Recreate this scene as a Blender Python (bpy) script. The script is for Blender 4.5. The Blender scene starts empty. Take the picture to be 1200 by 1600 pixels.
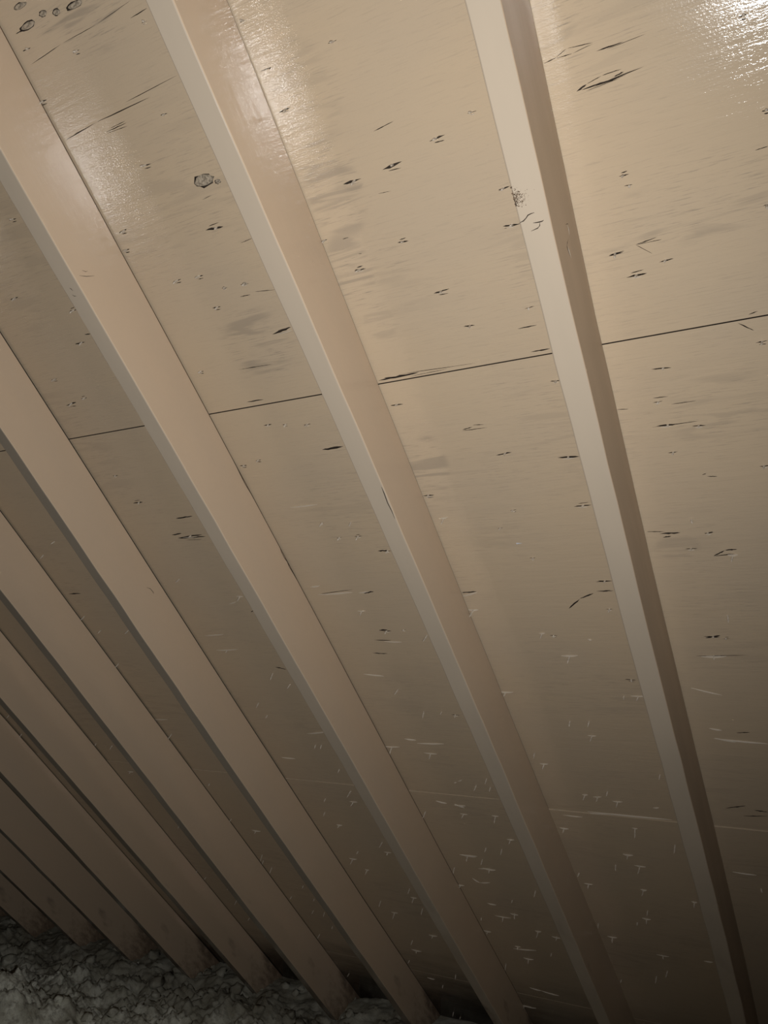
import bpy, bmesh, math, random
from mathutils import Vector, Matrix, noise
from mathutils.geometry import delaunay_2d_cdt
random.seed(7)
S = bpy.context.scene
col = S.collection
# ---------------------------------------------------------------- roof frame
# roof coordinates in metres: u along the eave, v down the slope, w off the sheathing into the attic
PITCH = math.radians(45)
cp, sp = math.cos(PITCH), math.sin(PITCH)
ROOF = Matrix(((1, 0, 0, 0), (0, -cp, sp, 0), (0, -sp, -cp, 2.71), (0, 0, 0, 1)))
def rw(u, v, w): return ROOF @ Vector((u, v, w))

# ---------------------------------------------------------------- camera
cd = bpy.data.cameras.new('camera'); cam = bpy.data.objects.new('camera', cd); col.objects.link(cam)
cd.sensor_fit = 'VERTICAL'; cd.sensor_height = 36.0; cd.lens = 36.0 * 1239.08 / 1600
cd.clip_start = 0.02
r3 = ROOF.to_3x3()
cx = r3 @ Vector((-0.876669, 0.342920, -0.337426))      # image right
cy = r3 @ Vector((0.078578, 0.794019, 0.602793))        # image down
cz = r3 @ Vector((0.474633, 0.501936, -0.723038))       # view direction
eye = rw(0, 0, 1.2041)
m = Matrix((cx, -cy, -cz)).transposed().to_4x4(); m.translation = eye
cam.matrix_world = m
S.camera = cam

# ---------------------------------------------------------------- light: the phone's own flash beside the lens, nothing else
w = bpy.data.worlds.new('attic_dark'); S.world = w; w.use_nodes = True
w.node_tree.nodes['Background'].inputs[0].default_value = (0.010, 0.011, 0.013, 1)
w.node_tree.nodes['Background'].inputs[1].default_value = 0.10
fl = bpy.data.lights.new('phone_flash', 'SPOT'); fo = bpy.data.objects.new('phone_flash', fl); col.objects.link(fo)
fl.energy = 87; fl.color = (0.985, 0.985, 0.985); fl.shadow_soft_size = 0.007
fl.spot_size = math.radians(152); fl.spot_blend = 1.0
mf = m @ Matrix.Rotation(math.radians(13.5), 4, 'X') @ Matrix.Rotation(math.radians(20), 4, 'Y'); mf.translation = rw(.012, .085, 1.212); fo.matrix_world = mf
S.view_settings.view_transform = 'Standard'; S.view_settings.look = 'None'
S.view_settings.exposure = 0.0; S.view_settings.gamma = 1.0; S.view_settings.use_curve_mapping = False

S.cycles.blur_glossy = 0.0; S.cycles.sample_clamp_indirect = 20.0

# ---------------------------------------------------------------- node helpers
class NT:
    def __init__(s, name):
        s.m = bpy.data.materials.new(name); s.m.use_nodes = True
        s.t = s.m.node_tree; s.b = s.t.nodes['Principled BSDF']
        s.tc = s.t.nodes.new('ShaderNodeTexCoord').outputs['Object']
    def n(s, kind, **kw):
        x = s.t.nodes.new(kind)
        for k, v in kw.items(): setattr(x, k, v)
        return x
    def put(s, sock, v):
        if hasattr(v, 'is_output') or isinstance(v, bpy.types.NodeSocket): s.t.links.new(v, sock)
        else: sock.default_value = v
    def math(s, op, a, b=0.0, c=None, clamp=False):
        x = s.n('ShaderNodeMath', operation=op, use_clamp=clamp); s.put(x.inputs[0], a); s.put(x.inputs[1], b)
        if c is not None: s.put(x.inputs[2], c)
        return x.outputs[0]
    def mapv(s, scale, loc=(0, 0, 0)):
        x = s.n('ShaderNodeMapping'); s.put(x.inputs[0], s.tc); x.inputs['Scale'].default_value = scale; x.inputs['Location'].default_value = loc
        return x.outputs[0]
    def noise(s, scale, loc=(0, 0, 0), detail=4, rough=0.55, dist=0.0):
        x = s.n('ShaderNodeTexNoise'); s.put(x.inputs['Vector'], s.mapv(scale, loc)); x.inputs['Scale'].default_value = 1
        x.inputs['Detail'].default_value = detail; x.inputs['Roughness'].default_value = rough; x.inputs['Distortion'].default_value = dist
        return x.outputs[0]
    def ramp(s, v, a, b, lo=0.0, hi=1.0):
        x = s.n('ShaderNodeMapRange', interpolation_type='SMOOTHSTEP'); s.put(x.inputs[0], v)
        x.inputs[1].default_value = a; x.inputs[2].default_value = b; x.inputs[3].default_value = lo; x.inputs[4].default_value = hi
        return x.outputs[0]
    def mix(s, f, a, b):
        x = s.n('ShaderNodeMix', data_type='RGBA'); s.put(x.inputs[0], f); s.put(x.inputs[6], a); s.put(x.inputs[7], b)
        return x.outputs[2]
    def sep(s):
        x = s.n('ShaderNodeSeparateXYZ'); s.put(x.inputs[0], s.tc); return x.outputs
    def bump(s, h, strength, dist, nrm=None):
        x = s.n('ShaderNodeBump'); x.inputs['Strength'].default_value = strength; x.inputs['Distance'].default_value = dist
        s.put(x.inputs['Height'], h)
        if nrm is not None: s.put(x.inputs['Normal'], nrm)
        return x.outputs[0]
    def out(s, colr=None, rough=None, nrm=None, spec=0.5):
        if colr is not None: s.put(s.b.inputs['Base Color'], colr)
        if rough is not None: s.put(s.b.inputs['Roughness'], rough)
        if nrm is not None: s.put(s.b.inputs['Normal'], nrm)
        s.b.inputs['Specular IOR Level'].default_value = spec
        return s.m

PAINT = (0.420, 0.326, 0.222, 1)
RAWD = (0.035, 0.024, 0.016, 1)

def mat_sheet():
    s = NT('painted_plywood')
    xyz = s.sep()
    fine = s.noise((9, 210, 60), detail=5, rough=0.62)
    cath = s.noise((5, 42, 10), (3, 1, 0), detail=3, rough=0.5, dist=0.9)
    blot = s.noise((3.2, 4.5, 2), (7, 2, 0), detail=3)
    c = s.mix(s.ramp(blot, 0.35, 0.7), PAINT, (0.405, 0.318, 0.222, 1))
    # thin paint: dark grain showing through, in the patches where it does
    mask = s.ramp(s.noise((2.6, 3.0, 1), (1.7, 5.1, 0), detail=2), 0.42, 0.66, 0.16, 0.55)
    for (u, v, ru, rv, k) in WEAR:
        x = s.n('ShaderNodeMapping'); s.put(x.inputs[0], s.tc)
        x.inputs['Scale'].default_value = (1 / ru, 1 / rv, 0); x.inputs['Location'].default_value = (-u / ru, -v / rv, 0)
        l = s.n('ShaderNodeVectorMath', operation='LENGTH'); s.put(l.inputs[0], x.outputs[0])
        mask = s.math('MAXIMUM', mask, s.ramp(l.outputs['Value'], 1.0, 0.45, 0, k))
    streak = s.math('MAXIMUM', s.ramp(s.noise((20, 420, 40), (2, 9, 0), detail=5, rough=0.68), 0.52, 0.70), s.math('MULTIPLY', s.ramp(cath, 0.49, 0.62), s.ramp(mask, 0.35, 0.75, 0.10, 0.60)))
    c = s.mix(s.math('MULTIPLY', s.math('MULTIPLY', streak, mask), 0.8), c, (0.16, 0.138, 0.112, 1))
    tiny = s.ramp(s.noise((60, 420, 40), (5, 5, 0), detail=3, rough=0.7), 0.66, 0.76, 0, 0.35)
    c = s.mix(s.math('MULTIPLY', tiny, s.ramp(blot, 0.40, 0.6, 0.25, 1)), c, (0.17, 0.14, 0.11, 1))
    # plywood colour darkens unevenly down the slope towards the eave
    eave_fade = s.ramp(s.math('ADD', xyz[1], s.math('MULTIPLY', s.noise((2.5, 6, 1), (4, 4, 0), detail=5), 0.5)), 3.10, 3.55)
    eave_fade = s.math('MULTIPLY', eave_fade, s.ramp(xyz[0], 0.85, 1.25, 0.5, 1.0))
    c = s.mix(eave_fade, c, (0.035, 0.026, 0.019, 1))
    orange = s.noise((260, 420, 200), detail=2, rough=0.5)
    n1 = s.bump(fine, 0.30, 0.0010)
    n2 = s.bump(cath, 0.25, 0.002, n1)
    n3 = s.bump(orange, 0.25, 0.0007, n2)
    return s.out(c, s.ramp(blot, 0.3, 0.7, 0.095, 0.13), n3, 0.40)

def mat_rafter(name, c1, c2, r=0.11):
    s = NT(name)
    xyz = s.sep()
    blot = s.noise((14, 2.2, 14), detail=3)
    fine = s.noise((160, 7, 160), (1, 0, 2), detail=4)
    c = s.mix(s.ramp(blot, 0.3, 0.7), c1, c2)
    dk = s.math('MULTIPLY', s.ramp(s.noise((9, 3.2, 9), (6, 3, 1), detail=3), 0.60, 0.74, 0, 0.75), s.ramp(xyz[1], 2.0, 2.6))   # dark knots bleeding through the thin coat
    c = s.mix(dk, c, (0.16, 0.125, 0.095, 1))
    eave_fade = s.ramp(s.math('ADD', xyz[1], s.math('MULTIPLY', s.noise((20, 8, 20), (4, 4, 0), detail=6, rough=0.7), 0.7)), 3.45, 3.75, 0, 0.8)
    c = s.mix(eave_fade, c, (0.10, 0.065, 0.042, 1))
    n1 = s.bump(fine, 0.06, 0.001)
    n2 = s.bump(s.noise((40, 18, 40), (3, 0, 2), detail=3), 0.14, 0.0016, n1)
    return s.out(c, s.ramp(blot, 0.3, 0.7, r, r * 1.35), n2, 0.45)

def mat_plain(name, colr, rough=0.8, scale=90, var=0.35, bump=0.4, spec=0.3):
    s = NT(name)
    nz = s.noise((scale, scale, scale), detail=4)
    d = tuple(x * (1 - var) for x in colr[:3]) + (1,)
    return s.out(s.mix(s.ramp(nz, 0.3, 0.7), d, colr), rough, s.bump(nz, bump, 0.0012), spec)

# thin-paint patches and one broad faint dark patch mid-bay: u, v, half sizes, strength
WEAR = [(0.62, 0.06, .09, .13, .55), (0.635, 0.20, .075, .12, .85), (0.655, 0.33, .06, .10, .8), (0.64, 0.43, .05, .06, .6), (0.90, 0.42, .11, .11, .75),
        (0.655, 0.73, .07, .12, .8), (0.11, 0.36, .16, .09, .7), (0.54, 1.29, .10, .22, .35), (0.115, 0.70, .14, .12, .6), (0.70, 0.98, .06, .12, .45),
        (0.243, 0.06, .06, .08, .8), (0.235, 0.40, .05, .05, .5), (0.224, 0.974, .07, .05, .6), (0.93, -0.14, .09, .06, .8), (0.60, 0.197, .03, .025, 1.0), (1.0, -0.17, .08, .02, 1.0)]
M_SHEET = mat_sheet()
M_RAFT = mat_rafter('painted_lumber', (0.505, 0.380, 0.264, 1), (0.49, 0.374, 0.264, 1))  # side tans here and below carry bounced-light warmth in their colour
M_RAFT_DRY = mat_rafter('dull_painted_lumber', (0.48, 0.35, 0.235, 1), (0.46, 0.343, 0.235, 1), 0.42)
M_LOW = mat_rafter('painted_lower_edge', (0.400, 0.328, 0.248, 1), (0.380, 0.314, 0.238, 1))      # lower edges left greyer, no bounce warmth put into their colour
M_LOW_DARK = mat_rafter('darkened_lower_edge', (0.27, 0.222, 0.168, 1), (0.25, 0.21, 0.16, 1))  # far rafters' lower edges: weaker light put into a darker colour
M_RAW = mat_plain('bare_dark_wood', RAWD, 0.9)
M_EDGE = mat_plain('raw_wood_line', (0.115, 0.070, 0.040, 1), 0.9)
M_SLIV = mat_plain('painted_sliver', (0.48, 0.41, 0.325, 1), 0.5, 120, 0.1, 0.2)
M_KNOT = mat_plain('grey_knot', (0.37, 0.305, 0.225, 1), 0.55, 230, 0.6, 1.0)
M_BARK = mat_plain('brown_speckled_knot', (0.20, 0.14, 0.09, 1), 0.8, 420, 0.75, 1.0)
M_STEEL = mat_plain('painted_nail', (0.58, 0.50, 0.40, 1), 0.5, 150, 0.4, 0.2)
M_ZINC = NT('bare_zinc').out((0.9, 0.9, 0.92, 1), 0.25, None, 0.8); M_ZINC.node_tree.nodes['Principled BSDF'].inputs['Metallic'].default_value = 0.6
M_FELT = mat_plain('black_felt', (0.012, 0.011, 0.010, 1), 0.95)

# ---------------------------------------------------------------- object helpers
def mesh_obj(name, bm, mats, parent=None, smooth=False):
    me = bpy.data.meshes.new(name); bm.to_mesh(me); bm.free()
    for mm in mats: me.materials.append(mm)
    if smooth:
        for p_ in me.polygons: p_.use_smooth = True
    o = bpy.data.objects.new(name, me); col.objects.link(o)
    if parent: o.parent = parent
    return o
def tag(o, label, cat, group=None, kind=None):
    o['label'] = label; o['category'] = cat
    if group: o['group'] = group
    if kind: o['kind'] = kind
    return o
def place(src, name, parent, mtx, first):
    o = src if first else src.copy()
    if not first: col.objects.link(o)
    o.parent = parent; o.matrix_local = mtx
    return o

# ---------------------------------------------------------------- marks in the sheathing, roof millimetres
# N: split with a nail tip (u, v, length); T: nail with a raised bar of veneer; K: nail tip alone; S: open split; L: raised sliver (u0, v0, u1, v1, width)
N = [(1075,-151,20),(983,-118,16),(838,-112,12),(1099,-77,24),(877,11,16),(957,70,25),(1073,157,22),(1088,190,19),(677,-59,9),(665,69,23),(552,10,16),(598,197,34),(525,193,36),(881,201,39),(686,272,17),(382,158,15),(443,176,27),(366,271,19),(371,326,24),(549,308,20),(28,154,12),(196,299,15),(193,314,12),(228,407,22),(13,268,10),(23,387,9),(1426,212,27),(1291,268,22),(1324,336,30),(1455,399,20),(1451,463,37),(1404,456,20),(1010,268,21),(959,272,21),(917,304,13),(872,307,20),(954,335,21),(1062,452,15),(968,593,23),(927,598,14),(876,606,18),(1033,672,17),(1078,680,21),(640,334,22),(512,402,30),(376,461,17),(484,471,21),(669,595,27),(495,729,32),(366,598,18),(379,752,40),(676,805,26),(512,859,13),(377,862,34),(160,433,21),(205,446,31),(48,588,17),(195,606,31),(210,665,16),(204,711,31),(154,720,22),(202,766,17),(64,812,17),(1338,856,82),(877,894,20),(823,940,22),(550,900,11),(505,981,13),(514,1200,17),(871,1179,14),(917,1182,24),(835,1479,25),(168,945,17),(202,979,22),(196,1206,31),(169,1211,12),(376,1335,24),(380,1126,16),(374,1050,30),(1453,661,19),(1436,743,34),(1309,74,21),(952,850,13),(926,894,13)]
T = [(663,865,20),(961,1116,21),(676,1120,24),(493,1263,37),(676,1388,39),(962,1644,38),(1076,1628,52),(648,1654,23),(538,1194,13),(501,1532,21),(369,1388,33),(199,1262,48),(1445,1251,77),(1294,1056,21),(1318,1912,28),(1430,2052,22),(1463,2251,30),(1824,2158,39),(949,1912,24),(851,1905,21),(1006,2132,54),(953,2191,41),(1087,2314,26),(1301,2179,28),(1304,2448,24),(1428,2579,28),(1436,2843,42),(989,2475,56),(1077,2590,27),(884,2528,21),(970,2733,36),(1085,3115,53),(569,1769,15),(490,1786,25),(466,1891,14),(507,2017,27),(484,2065,30),(650,2194,26),(495,2183,17),(366,2208,15),(514,2338,25),(639,2481,30),(659,1926,25),(134,999,17),(836,2015,23),(1317,2699,35),(501,2541,36),(989,2660,22),(1431,2309,17),(2244,1877,32)]
K = [(952,850),(880,855),(967,1391),(1300,1384),(1336,1340),(1451,1466),(1447,1521),(1336,1644),(1315,1642),(817,1198),(922,1472),(871,1471),(1888,878),(1903,1112),(1879,1170),(2315,1729),(2237,1732),(2700,1708),(2679,1601),(1765,1171),(1906,1312),(1899,1642),(1302,1753),(828,1737),(868,1771),(828,1774),(1074,1921),(929,2076),(879,2072),(961,2142),(1077,2214),(1300,2392),(1295,2515),(1426,2771),(925,2358),(941,2441),(827,2544),(873,2664),(1071,2805),(1320,2980),(1412,3096),(1442,3329),(1422,3363),(1074,2505),(829,2278),(368,1663),(508,1747),(537,1772),(376,1945),(551,2075),(666,2143),(503,2293),(545,2368),(668,2413),(502,2633),(351,2505),(542,2681),(192,2097),(1888,1899),(1907,2104),(1884,2321),(1899,2361),(1882,2403),(1786,2499),(1888,2601),(1778,2588),(1825,2683),(1774,2682),(1783,2786),(1884,2877),(1878,3189),(2326,2531),(2302,2572),(2207,2617),(2229,2728),(2235,2864),(2199,2971),(2208,2193),(2190,2289),(1305,1856),(1298,2121),(1422,2201),(1459,2512),(193,912),(497,1480),(160,1149),(1457,990),(1809,836),(663,1613),(543,1483),(400,1389),(1458,1988),(1421,1911),(664,2754),(1502,2943)]
S_MARK = [(1083,-130,1002,-136,1.2),(1002,-136,923,-137,1.2),(923,-137,843,-144,1.1),(859,-124,822,-126,1.7),(1095,-11,1013,-17,2.3),(1013,-17,887,-19,2.3),(939,-26,820,-31,1.4),(1004,2,954,1,1.9),(1002,4,955,6,1.4),(991,-1,955,-2,1.4),(1081,-176,1051,-176,2.2),(665,11,660,9,1.5),(680,9,660,9,1.7),(537,139,500,135,1.7),(375,273,356,270,1.6),(383,329,348,327,1.5),(270,130,252,128,1.2),(253,128,237,122,1.2),(237,122,203,126,1.3),(253,129,231,130,1.2),(231,130,203,127,1.0),(202,137,166,137,2.1),(190,139,138,137,1.1),(236,176,221,171,3.0),(221,171,200,167,1.6),(200,167,174,167,1.6),(230,176,193,175,2.3),(215,177,169,175,2.5),(193,175,147,173,1.5),(224,179,177,177,1.1),(185,173,172,171,3.0),(198,400,167,396,1.9),(198,400,161,401,1.5),(198,400,177,419,1.5),(30,313,14,312,1.6),(238,406,215,405,1.9),(1299,321,1282,323,3.0),(863,410,817,404,5.9),(869,668,817,667,7.3),(991,535,948,536,3.3),(894,327,869,328,1.8),(859,325,813,331,1.6),(974,464,892,467,1.8),(405,493,371,493,2.4),(395,538,360,538,2.9),(640,535,491,540,1.6),(674,537,645,539,2.7),(559,667,538,664,2.4),(536,660,514,662,2.1),(560,669,509,669,2.1),(81,550,59,544,5.1),(61,548,36,548,3.0),(77,551,56,568,2.1),(61,541,48,538,1.6),(217,657,192,658,1.9),(191,673,151,673,1.9),(228,712,153,711,2.4),(278,669,258,671,1.5),(162,818,155,816,1.8),(155,822,138,824,2.1),(1393,848,1358,845,5.0),(1380,859,1290,860,6.5),(1349,800,1294,798,5.5),(1902,1023,1848,1023,5.3),(1314,1314,1281,1323,6.1),(1288,1110,1278,1106,4.0),(1052,1057,955,1047,2.8),(932,1060,903,1055,5.9),(847,938,821,938,5.3),(939,1180,914,1178,6.4),(966,1212,917,1213,3.5),(988,1257,945,1259,4.5),(687,1068,651,1066,5.5),(463,1122,434,1096,4.3),(434,1095,402,1081,4.2),(397,1076,361,1076,3.8),(393,1051,363,1051,2.7),(252,940,215,940,5.3),(248,949,232,947,3.9),(274,933,240,936,2.1),(175,946,160,943,4.4),(166,999,146,987,4.5),(146,987,125,986,3.9),(166,999,130,996,3.0),(208,1209,179,1202,6.4),(238,1772,190,1754,7.5),(175,1769,146,1772,5.0),(203,1796,147,1787,4.0),(844,237,815,235,1.2),(880,151,858,149,1.0),(563,226,539,228,0.9),(651,278,639,278,1.6),(235,1260,132,1257,2.6),(183,1495,155,1491,4.2),(687,540,602,538,5.6),(633,308,626,309,1.0),(623,543,546,541,1.5)]
L_MARK = [(854,412,818,410,4.8),(1014,801,941,800,5.0),(1058,1059,960,1055,12.0),(1069,1034,1040,1031,10.0),(945,1058,918,1055,5.9),(1045,1334,988,1340,7.2),(1492,1194,1422,1189,5.8),(1341,1593,1264,1578,11.7),(1495,1717,1445,1718,9.7),(1345,1081,1314,1073,6.6),(988,1603,907,1598,12.3),(1021,1587,987,1590,11.0),(939,1217,891,1219,4.3),(690,1079,651,1068,7.4),(231,1518,124,1526,8.6),(236,1484,211,1489,6.4),(255,1356,197,1376,4.0),(1020,1860,988,1867,11.1),(966,1872,930,1870,9.5),(964,1866,937,1880,6.3),(1030,2259,1011,2280,9.3),(1011,2280,974,2270,9.3),(1021,2400,991,2403,20.6),(1010,2680,925,2662,10.1),(1023,2954,982,2960,20.8),(982,2960,920,2970,12.9),(251,2036,196,2037,5.9),(384,2528,359,2526,7.7),(1031,2131,973,2128,8.0),(1086,3120,1040,3114,8.9),(990,2197,949,2187,5.9),(920,1761,903,1750,8.8),(934,1768,925,1764,8.9),(663,1855,493,1840,4.6),(578,1841,368,1840,8.9),(648,1864,596,1864,4.1),(406,1797,391,1794,5.4),(549,1774,527,1771,4.4),(434,1214,442,1212,7.6),(1465,3057,1433,3059,11.6),(956,2442,929,2445,8.3),(228,1516,187,1527,4.4),(1932,1571,1868,1567,6.5),(844,2546,816,2548,8.5)]

# ---------------------------------------------------------------- ceiling: roof sheathing
ceiling = bpy.data.objects.new('ceiling', None); col.objects.link(ceiling); ceiling.matrix_world = ROOF; ceiling['kind'] = 'structure'
def lens(u0, v0, u1, v1, wd, jag=0.25, n=4):
    """jagged eye shape between two ends, width wd"""
    a = Vector((u0, v0)); d = Vector((u1, v1)) - a; L = d.length
    if L < 1e-4: return None
    p = Vector((-d.y, d.x)) / L
    up, dn = [], []
    for i in range(1, n + 1):
        t = i / (n + 1)
        h = wd * 0.5 * (math.sin(math.pi * t) ** 0.7)
        up.append(a + d * (t + random.uniform(-.04, .04)) + p * h * random.uniform(1 - jag, 1 + jag))
        dn.append(a + d * (t + random.uniform(-.04, .04)) - p * h * random.uniform(1 - jag, 1 + jag))
    return [a] + dn + [a + d] + up[::-1]
holes = []
for (u, v, L) in N:
    u, v, L = u / 1000, v / 1000, L / 1000
    k = random.uniform(-.10, .10)
    holes.append(lens(u + L * .5, v + k * L * .5, u - L * .5, v - k * L * .5, min(max(0.0014, 0.10 * L), .0036), 0.55))
    if random.random() < .45:
        o = random.choice((-1, 1)) * (.0022 + .1 * L)
        holes.append(lens(u + L * .25, v + o, u - L * .38, v + o * 1.2, 0.0014, 0.4))
for (a, b, c, d, w_) in S_MARK:
    holes.append(lens(a / 1000, b / 1000, c / 1000, d / 1000, min(max(w_ * .7, .7), 5) / 1000, 0.5, 6))
KNOTS = [(.860, .123, .022, .0105), (.834, .132, .006, .004), (1.049, -.178, .018, .0050), (.944, -.172, .019, .0048), (1.010, -.182, .008, .0045), (.984, -.175, .0075, .0045),
         (.917, .304, .004, .0026), (.872, .307, .006, .0035), (1.046, -.205, .014, .0045)]
def oval(u, v, ru, rv, n=14, jag=.22):
    return [Vector((u + ru * math.cos(t) * random.uniform(1 - jag, 1 + jag), v + rv * math.sin(t) * random.uniform(1 - jag, 1 + jag))) for t in (2 * math.pi * i / n for i in range(n))]
for (u, v, ru, rv) in KNOTS: holes.append(oval(u, v, ru, rv))
holes = [h for h in holes if h]

TH = 0.0125
def sheet(u0, v0, u1, v1, w=0.0, edge_mat=1):
    bm = bmesh.new()
    rect = []
    for (a, b) in (((u0, v0), (u1, v0)), ((u1, v0), (u1, v1)), ((u1, v1), (u0, v1)), ((u0, v1), (u0, v0))):
        for i in range(12): rect.append(Vector((a[0] + (b[0] - a[0]) * i / 12, a[1] + (b[1] - a[1]) * i / 12)))
    mine = [h for h in holes if all(u0 + .002 < p.x < u1 - .002 and v0 + .0012 < p.y < v1 - .0012 for p in h)]
    verts = list(rect); faces = [list(range(len(rect)))]
    for h in mine:
        faces.append(list(range(len(verts), len(verts) + len(h)))); verts += h
    V, E_, F, _, _, of = delaunay_2d_cdt(verts, [], faces, 1, 1e-6)
    bv = [bm.verts.new((p.x, p.y, w)) for p in V]
    lowv = {}
    def low(i):
        if i not in lowv: lowv[i] = bm.verts.new((V[i].x, V[i].y, w - 0.005))
        return lowv[i]
    cnt = {}
    for f, o_ in zip(F, of):
        ishole = any(k > 0 for k in o_)
        # area sign
        ar = sum(V[f[i - 1]].x * V[f[i]].y - V[f[i]].x * V[f[i - 1]].y for i in range(len(f)))
        g = f if ar > 0 else f[::-1]
        if ishole:
            try: bm.faces.new([low(i) for i in g]).material_index = 1
            except ValueError: pass
        else:
            bm.faces.new([bv[i] for i in g]).material_index = 0
            for i in range(len(g)):
                e = (g[i - 1], g[i]); cnt[e] = cnt.get(e, 0) + 1
    for (a, b) in list(cnt):
        if (b, a) in cnt: continue
        on = lambda p: min(abs(p.x - u0), abs(p.x - u1), abs(p.y - v0), abs(p.y - v1)) < 1e-6
        border = on(V[a]) and on(V[b])
        if border:
            q = [bm.verts.new((V[i].x, V[i].y, w - TH)) for i in (a, b)]
            bm.faces.new((bv[b], bv[a], q[0], q[1])).material_index = edge_mat
        else:
            bm.faces.new((bv[b], bv[a], low(a), low(b))).material_index = 1
    q = [bm.verts.new(p) for p in ((u0, v0, w - TH), (u0, v1, w - TH), (u1, v1, w - TH), (u1, v0, w - TH))]
    bm.faces.new(q).material_index = 1
    bmesh.ops.remove_doubles(bm, verts=[v_ for v_ in bm.verts if abs(v_.co.z - (w - TH)) < 1e-6], dist=1e-5)
    loose = [v_ for v_ in bm.verts if not v_.link_faces]
    bmesh.ops.delete(bm, geom=loose, context='VERTS')
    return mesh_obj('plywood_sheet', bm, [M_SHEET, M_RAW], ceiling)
G = 0.0011
SHEETS = []
def add_sheet(u0, v0, u1, v1, w=0.0, em=1): SHEETS.append(((u0, v0, u1, v1), sheet(u0 + G * .7, v0, u1 - G * .7, v1, w, em), w))
add_sheet(-.62, -.95, 1.536, .547 - G); add_sheet(1.536, -.95, 3.976, .547 - G); add_sheet(3.976, -.95, 5.2, .547 - G)
add_sheet(-.62, .547 + G, .705, 1.846 - .0004); add_sheet(.705, .547 + G, 3.124, 1.824 - .0004, .0004); add_sheet(3.124, .547 + G, 5.2, 1.824 - .0004)
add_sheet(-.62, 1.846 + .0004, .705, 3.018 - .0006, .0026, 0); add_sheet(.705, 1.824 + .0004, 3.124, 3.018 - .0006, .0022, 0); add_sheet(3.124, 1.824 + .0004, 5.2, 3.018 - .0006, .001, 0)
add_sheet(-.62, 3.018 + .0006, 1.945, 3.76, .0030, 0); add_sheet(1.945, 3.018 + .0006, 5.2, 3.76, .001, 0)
def find_sheet(u, v):
    for (r, o, w) in SHEETS:
        if r[0] <= u <= r[2] and r[1] - .002 <= v <= r[3] + .002: return o, w
    return SHEETS[0][1], 0
bm = bmesh.new(); bmesh.ops.create_cube(bm, size=1)
for v_ in bm.verts: v_.co = ((v_.co.x + .5) * 5.82 - .62, (v_.co.y + .5) * 4.71 - .95, v_.co.z * .004 - .0165)
mesh_obj('roofing_felt', bm, [M_FELT], ceiling)

# nail tips: tapered four-sided shank with a blunt point; three shapes share their meshes
def nail_mesh(L, bend, mat=None):
    bm = bmesh.new(); rings = []
    for (z, r) in ((-.004, .0019), (L * .7, .0018), (L, .0005)):
        rings.append([bm.verts.new((r * math.cos(a) + bend * (z / L) ** 2 * L, r * math.sin(a), z)) for a in (math.pi / 3 * i for i in range(6))])
    for a, b in zip(rings, rings[1:]):
        for i in range(6): bm.faces.new((a[i - 1], a[i], b[i], b[i - 1]))
    bm.faces.new(rings[-1]); 
    return mesh_obj('nail_tip', bm, [mat or M_STEEL])
def sliver_mesh(seed):
    """a thin lifted splinter of veneer lying along the grain (unit length and width), one end let go of the face"""
    rnd = random.Random(seed); bm = bmesh.new(); n = 7; rows = []
    for i in range(n + 1):
        t = i / n; hw = .5 * math.sin(math.pi * min(max(t, .03), .97)) ** .6 * rnd.uniform(.75, 1.1)
        lift = .25 + .75 * math.sin(math.pi * t) * (1 + .5 * t)
        c = rnd.uniform(-.12, .12)
        rows.append([bm.verts.new((t - .5, c - hw, -.15)), bm.verts.new((t - .5, c - hw * .35, lift)), bm.verts.new((t - .5, c + hw * .45, lift * .9)), bm.verts.new((t - .5, c + hw, -.15))])
    for a, b in zip(rows, rows[1:]):
        for i in range(3): bm.faces.new((a[i], a[i + 1], b[i + 1], b[i]))
        bm.faces.new((a[3], a[0], b[0], b[3]))
    bm.faces.new(rows[0][::-1]); bm.faces.new(rows[-1])
    bmesh.ops.recalc_face_normals(bm, faces=bm.faces)
    return mesh_obj('splinter', bm, [M_SLIV])
NAILS = [nail_mesh(.013, .1), nail_mesh(.017, -.15), nail_mesh(.010, .25)]; used_n = [0, 0, 0]
SLIV = [sliver_mesh(i) for i in range(4)]; used_s = [0] * 4
def put_nail(u, v, k=1.0):
    i = random.randrange(3); par, w = find_sheet(u, v)
    mt = Matrix.Translation((u, v, w)) @ Matrix.Rotation(random.uniform(0, 6.28), 4, 'Z') @ Matrix.Rotation(random.uniform(-.2, .2), 4, 'X') @ Matrix.Diagonal((1, 1, k, 1))
    place(NAILS[i], 'nail_tip', par, mt, used_n[i] == 0); used_n[i] += 1
def put_sliver(u0, v0, u1, v1, wd, lift):
    i = random.randrange(4); u, v = (u0 + u1) / 2, (v0 + v1) / 2; par, w = find_sheet(u, v)
    L = math.hypot(u1 - u0, v1 - v0); a = math.atan2(v1 - v0, u1 - u0)
    mt = Matrix.Translation((u, v, w)) @ Matrix.Rotation(a, 4, 'Z') @ Matrix.Diagonal((L, wd, lift, 1))
    place(SLIV[i], 'splinter', par, mt, used_s[i] == 0); used_s[i] += 1
for (u, v, L) in N:
    u, v, L = u / 1000, v / 1000, L / 1000
    put_nail(u + random.uniform(-.1, .1) * L, v, random.uniform(.35, .8))
    if random.random() < .5: put_sliver(u + L * .3, v + .0025, u - L * .25, v + .0030, .0016, .0016)
for (u, v, L) in T:
    u, v, L = u / 1000, v / 1000, L / 1000
    put_nail(u, v, random.uniform(1.0, 1.5))
    put_sliver(u + L * .5, v - .001, u - L * .5, v - .001 + random.uniform(-.06, .06) * L, random.uniform(.0016, .0028), random.uniform(.002, .004))
for (u, v) in K: put_nail(u / 1000, v / 1000, random.uniform(.8, 1.4))
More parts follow.
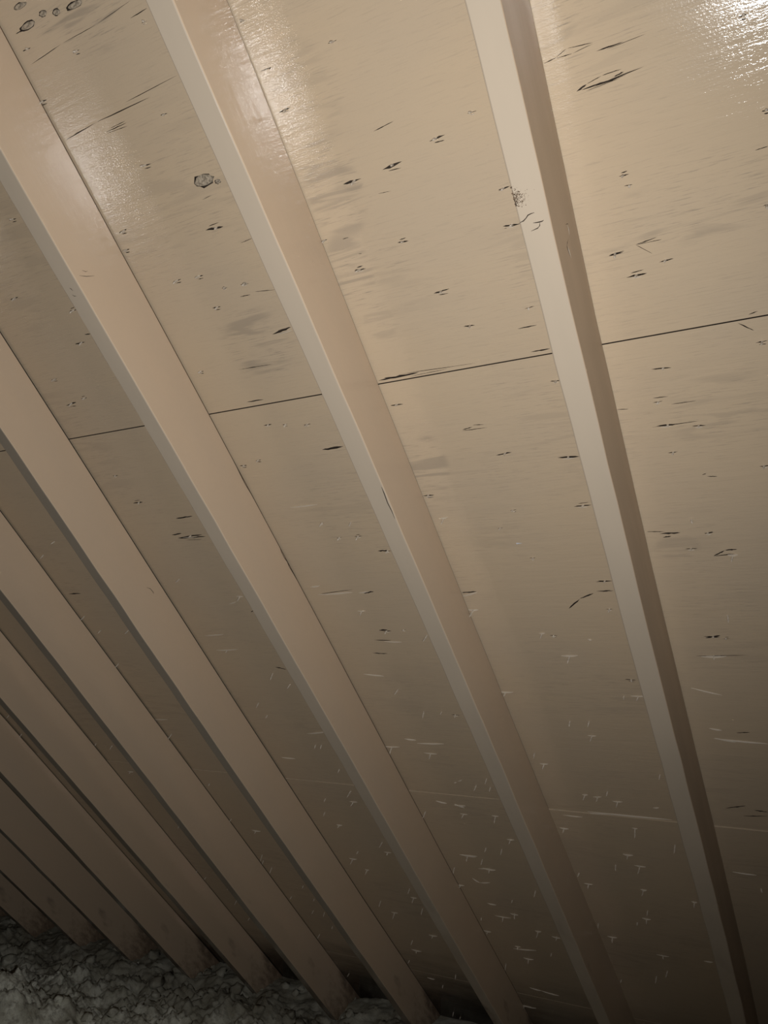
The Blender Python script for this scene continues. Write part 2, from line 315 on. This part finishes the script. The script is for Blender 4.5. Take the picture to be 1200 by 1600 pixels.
for (a, b, c, d, w_) in L_MARK: put_sliver(a / 1000, b / 1000, c / 1000, d / 1000, min(.5 * w_ / 1000, .0034), min(.0015 + .00012 * w_, .0028))
z = nail_mesh(.010, .8, M_ZINC); par, w_ = find_sheet(.52, .942); z.parent = par; z.matrix_local = Matrix.Translation((.52, .942, .001)) @ Matrix.Rotation(1.1, 4, 'Y') @ Matrix.Diagonal((1.6, 1.6, 1, 1)); z['label'] = 'bright bare nail tip, paint scraped off'
for (u, v, ru, rv) in KNOTS:
    bm = bmesh.new(); c = bm.verts.new((0, 0, .0006)); rr = []
    for k, (sc, zz) in enumerate(((.45, .0010), (.82, .0004), (.86, -.004))):
        rr.append([bm.verts.new((p.x * sc, p.y * sc, zz + random.uniform(-.0004, .0004))) for p in oval(0, 0, ru, rv, 14, .10)])
    for i in range(14):
        bm.faces.new((c, rr[0][i - 1], rr[0][i]))
        for a, b in zip(rr, rr[1:]): bm.faces.new((a[i - 1], b[i - 1], b[i], a[i]))
    par, w_ = find_sheet(u, v); o = mesh_obj('knot', bm, [M_KNOT], par); o.matrix_local = Matrix.Translation((u, v, w_ - .0006))

# ---------------------------------------------------------------- rafters: each its own bowed, slightly rough board
KN = [0, .5, 1, 1.5, 2, 2.5, 3, 3.4]
RAFT = [
 ([.2688, .2765, .2776, .2742, .2698, .2682, .2709, .2709], [.1439, .1391, .1391, .1425, .1480, .1500, .1520, .1520], .0415, 'painted rafter with a rough brown knot and curved cracks on its lower edge'),
 ([.6874, .6888, .6878, .6849, .6810, .6767, .6727, .6723], [.1339, .1261, .1258, .1308, .1387, .1471, .1505, .1505], .0415, 'painted rafter next to the knotty one, thin glare line along its upper arris'),
 ([1.0992, 1.0944, 1.0929, 1.0933, 1.0938, 1.0930, 1.0893, 1.0892], [.1391, .1406, .1407, .1406, .1413, .1423, .1423, .1423], .0395, 'painted rafter with bright flash glare on its side near the top'),
 ([1.5162, 1.5208, 1.5280, 1.5320, 1.5328, 1.5303, 1.5245, 1.5207], [.1391, .1391, .1397, .1403, .1409, .1415, .1415, .1415], .0330, 'painted rafter just left of the glaring one, smooth broad tan side'),
 ([1.9248, 1.9248, 1.9237, 1.9219, 1.9205, 1.9194, 1.9187, 1.9183], [.1407, .1407, .1415, .1445, .1479, .1516, .1530, .1530], .0340, 'dim tan rafter, fifth from the right, chipped along its lower edge'),
 ([2.3285, 2.3285, 2.3285, 2.3279, 2.3270, 2.3262, 2.3254, 2.3249], [.1415] * 8, .0340, 'dim brown rafter, sixth from the right, foot buried in insulation'),
 ([2.7149, 2.7149, 2.7149, 2.7149, 2.7132, 2.7112, 2.7092, 2.7088], [.1396, .1396, .1396, .1396, .1412, .1444, .1476, .1486], .0340, 'dark brown rafter, seventh from the right'),
 ([3.1041] * 8, [.1393] * 8, .0340, 'dark rafter, eighth from the right, above the grey insulation'),
 ([3.4641] * 8, [.1370] * 8, .0340, 'dark rafter, ninth from the right, just before the almost black ones'),
 ([3.8461] * 8, [.1368] * 8, .0340, 'almost black rafter, tenth from the right, by the insulation'),
 ([4.24] * 8, [.137] * 8, .0340, 'black rafter furthest into the dark left corner'),
]
def lerp(a, v):
    if v <= KN[0]: return a[0] + (v - KN[0]) * (a[1] - a[0]) / .5 * .5
    for i in range(len(KN) - 1):
        if v <= KN[i + 1]:
            t = (v - KN[i]) / (KN[i + 1] - KN[i]); t2 = t * t * (3 - 2 * t) * .3 + t * .7
            return a[i] + (a[i + 1] - a[i]) * t2
    return a[-1]
GAPS = {2: .0022, 3: .0026, 4: .0024, 5: .0022, 6: .0022}
rafters = []
def rafter(idx, us, hs, t, label):
    bm = bmesh.new(); u0 = us[2]; rings = []
    gap = GAPS.get(idx, .0008 if idx < 2 else .0022)
    nseg = 120
    for j in range(nseg + 1):
        v = -.95 + 4.57 * j / nseg
        u, h = lerp(us, v) - u0, lerp(hs, v)
        nz = lambda s, k=1.0: k * noise.noise(Vector((idx * 7.3 + s * 3.1, v * 9, s))) * .0012
        chip = 0
        if idx in (2, 4, 5, 6):
            q = noise.noise(Vector((idx * 3.7 + 11, v * 14, 2))); chip = max(0, q - .38) * .018
        r = .0022
        prof = [(0 + nz(1, .3), .0022), (0 + nz(1, .3), .0022 + gap), (0 + nz(2), h * .5), (0 + nz(3), h - r), (r * .35 + nz(3), h - r * .35), (r + nz(3), h),
                (t - r - nz(4), h - chip * .2), (t - r * .35 - nz(4) - chip * .5, h - r * .35 - chip * .5), (t - nz(4) - chip, h - r - chip), (t + nz(5), h * .5), (t, .0022)]
        rings.append([bm.verts.new((u + a, v, b + (nz(6) if 3 <= i <= 8 else 0))) for i, (a, b) in enumerate(prof)])
    for a, b in zip(rings, rings[1:]):
        for i in range(len(a)):
            k = (i + 1) % len(a)
            f = bm.faces.new((a[i], a[k], b[k], b[i])); f.smooth = True
            if i == 0 or i == 10: f.material_index = 1
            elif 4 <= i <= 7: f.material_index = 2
    bm.faces.new(rings[0]); bm.faces.new(rings[-1][::-1])
    bmesh.ops.recalc_face_normals(bm, faces=bm.faces)
    # keep faces flat, arris rounded
    o = mesh_obj('rafter', bm, [M_RAFT if idx else M_RAFT_DRY, M_EDGE if idx < 3 else M_RAW, M_LOW if idx < 3 else M_LOW_DARK])
    o.matrix_world = ROOF @ Matrix.Translation((u0, 0, 0))
    o.data.set_sharp_from_angle(angle=math.radians(25))
    tag(o, label, 'rafter', 'roof rafters')
    rafters.append((o, u0))
    return o
for i, a in enumerate(RAFT): rafter(i, *a)

def crack(par, pts, r, mat=M_RAW, name='crack'):
    """a thin crack: a flat-bottomed ribbon half sunk in the face, pts in the rafter's own frame"""
    bm = bmesh.new(); rr = []
    P_ = [Vector(p) for p in pts]
    for i, p in enumerate(P_):
        d = (P_[min(i + 1, len(P_) - 1)] - P_[max(i - 1, 0)]).normalized()
        a = d.orthogonal().normalized(); b = d.cross(a)
        k = r * (.35 if i in (0, len(P_) - 1) else random.uniform(.8, 1.2))
        rr.append([bm.verts.new(p + (a * math.cos(t) + b * math.sin(t)) * k) for t in (1.2566 * q for q in range(5))])
    for a, b in zip(rr, rr[1:]):
        for i in range(5): bm.faces.new((a[i - 1], a[i], b[i], b[i - 1]))
    bm.faces.new(rr[0]); bm.faces.new(rr[-1][::-1])
    bmesh.ops.recalc_face_normals(bm, faces=bm.faces)
    return mesh_obj(name, bm, [mat], par)
def on_face(idx, pts):   # roof coordinates to the rafter's own frame
    u0 = rafters[idx][1]; return [(u - u0, v, w_) for (u, v, w_) in pts]
def side(idx, pts, r, **k):   # a crack on the side face: (v, w)
    us, hs = RAFT[idx][0], RAFT[idx][1]; u0 = rafters[idx][1]
    return crack(rafters[idx][0], [(lerp(us, v) - u0 + .0001, v, w_) for (v, w_) in pts], r, **k)
def under(idx, pts, r, **k):  # a crack on the lower edge: (u, v)
    us, hs = RAFT[idx][0], RAFT[idx][1]; u0 = rafters[idx][1]
    return crack(rafters[idx][0], [(u - u0, v, lerp(hs, v) - .0001) for (u, v) in pts], r, **k)
under(0, [(.3146, .288), (.3089, .2868), (.3045, .284), (.3012, .281), (.2965, .2800), (.2921, .2799)], .0007)
under(0, [(.2971, .2925), (.293, .2932), (.2884, .2935), (.285, .2935), (.2825, .2925)], .0007)
under(0, [(.2884, .2946), (.2895, .2985), (.2930, .301), (.3024, .3026)], .0006)
side(0, [(.3252, .0726), (.3300, .054), (.3375, .0535), (.3455, .0573)], .0007)
side(0, [(.3455, .0573), (.3484, .0820), (.352, .087), (.358, .0847), (.3704, .0797)], .0007)
side(0, [(.329, .057), (.338, .0565), (.346, .060)], .0010, mat=M_SLIV, name='paint_flake')
side(0, [(.352, .083), (.360, .0810), (.372, .0765)], .0010, mat=M_SLIV, name='paint_flake')
side(1, [(.690, .1300), (.7032, .1300), (.7246, .1322), (.7446, .1300), (.7626, .1305)], .0007)
side(2, [(.186, .1272), (.1933, .113), (.1993, .0956)], .0005)
side(2, [(.181, .115), (.186, .109), (.187, .104)], .0004)
side(2, [(.66, .0030), (.694, .0045), (.722, .0060), (.7496, .0040), (.79, .0035)], .0009)
side(2, [(.905, .0032), (.9187, .0058), (.935, .0065), (.9492, .0040), (.965, .0060), (.9824, .0045), (1.0129, .0040)], .0010)
under(2, [(1.1224, .1969), (1.1185, .2010), (1.1170, .2060)], .0009)
under(2, [(1.1290, .205), (1.1210, .214), (1.1156, .2155)], .0007)
side(3, [(.494, .070), (.497, .067)], .0016)
side(3, [(.975, .045), (.985, .038), (1.000, .036), (1.004, .038)], .0007)
# the rough brown knot at the far arris of the first rafter, and its chip lower down
bm = bmesh.new(); u0 = rafters[0][1]
for q in range(170):   # little bark crumbs, crowded at the arris and thinning out across the edge
    t = abs(random.gauss(0, .5)); uu = .3135 - t * .016; vv = .2565 + random.gauss(0, .007) * (1 - .3 * t)
    if uu < .284: continue
    r = random.uniform(.0005, .0017) * (1.1 - .5 * min(t, 1)); hz = lerp(RAFT[0][1], vv)
    ring = [bm.verts.new((uu - u0 + math.cos(a) * r * random.uniform(.7, 1.5), vv + math.sin(a) * r * random.uniform(.7, 1.3), hz - .0006)) for a in (1.2566 * i for i in range(5))]
    tip = bm.verts.new((uu - u0, vv, hz + random.uniform(.0002, .0012)))
    for i in range(5): bm.faces.new((ring[i - 1], ring[i], tip))
    bm.faces.new(ring[::-1])
k = mesh_obj('knot', bm, [M_BARK], rafters[0][0]); k['label'] = 'rough brown speckled knot'
# ---------------------------------------------------------------- floor and blown insulation
bm = bmesh.new(); bmesh.ops.create_cube(bm, size=1)
for v_ in bm.verts: v_.co = (v_.co.x * 6 + 2.3, v_.co.y * 4.4 - .25, v_.co.z * .02 - .01)
fl_ = mesh_obj('floor', bm, [M_EDGE]); fl_['kind'] = 'structure'

def mat_ins():
    s = NT('blown_insulation')
    big = s.noise((9, 9, 9), detail=4); small = s.noise((45, 45, 45), (1, 2, 3), detail=7, rough=0.75)
    c = s.mix(s.ramp(big, .35, .65), (0.50, 0.48, 0.38, 1), (0.88, 0.87, 0.74, 1))
    c = s.mix(s.math('MULTIPLY', s.ramp(s.noise((5, 5, 5), (8, 1, 2), detail=5), .38, .62, .6, 1.0), s.ramp(s.sep()[1], -1.74, -2.18)), c, (0.17, 0.148, 0.105, 1))   # shade at the eave painted in as a darker brown
    c = s.mix(s.ramp(small, .32, .55), (0.34, 0.315, 0.25, 1), c)
    return s.out(c, 0.95, s.bump(s.noise((160, 160, 160), (3, 3, 3), detail=5, rough=0.7), 0.7, 0.006), 0.1)
M_INS = mat_ins()
def top(x, y):
    p = Vector((x, y, 0))
    h = .30 + .035 * noise.noise(p * 2.3 + Vector((4, 1, 0))) + .022 * noise.noise(p * 7)
    h += .26 * math.exp(-((x - 2.95) / .42) ** 2 - ((y + 1.33) / .26) ** 2)
    f = .045 * noise.noise(p * 8 + Vector((2, 0, 0))) + .030 * noise.noise(p * 16 + Vector((0, 5, 0)))
    f += .020 * noise.noise(p * 34 + Vector((7, 5, 0))) + .016 * noise.noise(p * 62) + .013 * noise.noise(p * 118)
    k = min(1, max(.25, (y + 2.42) / .35))
    return h + f * k
bm = bmesh.new(); rows = []
ys = [-2.43 + .009 * i for i in range(130)] + [-1.255 + .05 * i for i in range(68)]
xs = [-.6 + .06 * i for i in range(36)] + [1.55 + .0095 * i for i in range(300)] + [4.42 + .06 * i for i in range(13)]
for y in ys:
    rows.append([bm.verts.new((x, y, top(x, y))) for x in xs])
for a, b in zip(rows, rows[1:]):
    for i in range(len(xs) - 1): bm.faces.new((a[i], a[i + 1], b[i + 1], b[i])).smooth = True
edge = [r[0] for r in rows] + rows[-1][1:] + [r[-1] for r in rows[::-1][1:]] + rows[0][::-1][1:-1]
lowv = [bm.verts.new((v_.co.x, v_.co.y, .001)) for v_ in edge]
for i in range(len(edge)): bm.faces.new((edge[i - 1], edge[i], lowv[i], lowv[i - 1]))
# loose tufts lying on top
ico = bmesh.new(); bmesh.ops.create_icosphere(ico, subdivisions=2, radius=1); iv = [v_.co.copy() for v_ in ico.verts]; ifc = [[v_.index for v_ in f.verts] for f in ico.faces]; ico.free()
for q in range(170):
    x, y = random.uniform(1.6, 4.3), -2.38 + abs(random.gauss(0, .55))
    if y > -1.2: continue
    r = random.choice((.008, .012, .016, .024)) * random.uniform(.7, 1.3); zc = top(x, y) + r * .25; sd = random.uniform(0, 90)
    vs_ = [bm.verts.new(Vector((x, y, zc)) + Vector((p.x, p.y, p.z * .75)) * r * (1 + .9 * noise.noise(p * 2.3 + Vector((sd, 0, 0))))) for p in iv]
    for f in ifc: bm.faces.new([vs_[i] for i in f]).smooth = True
ins = mesh_obj('insulation', bm, [M_INS])
tag(ins, 'fluffy grey blown insulation filling the floor under the eave', 'insulation', None, 'stuff')
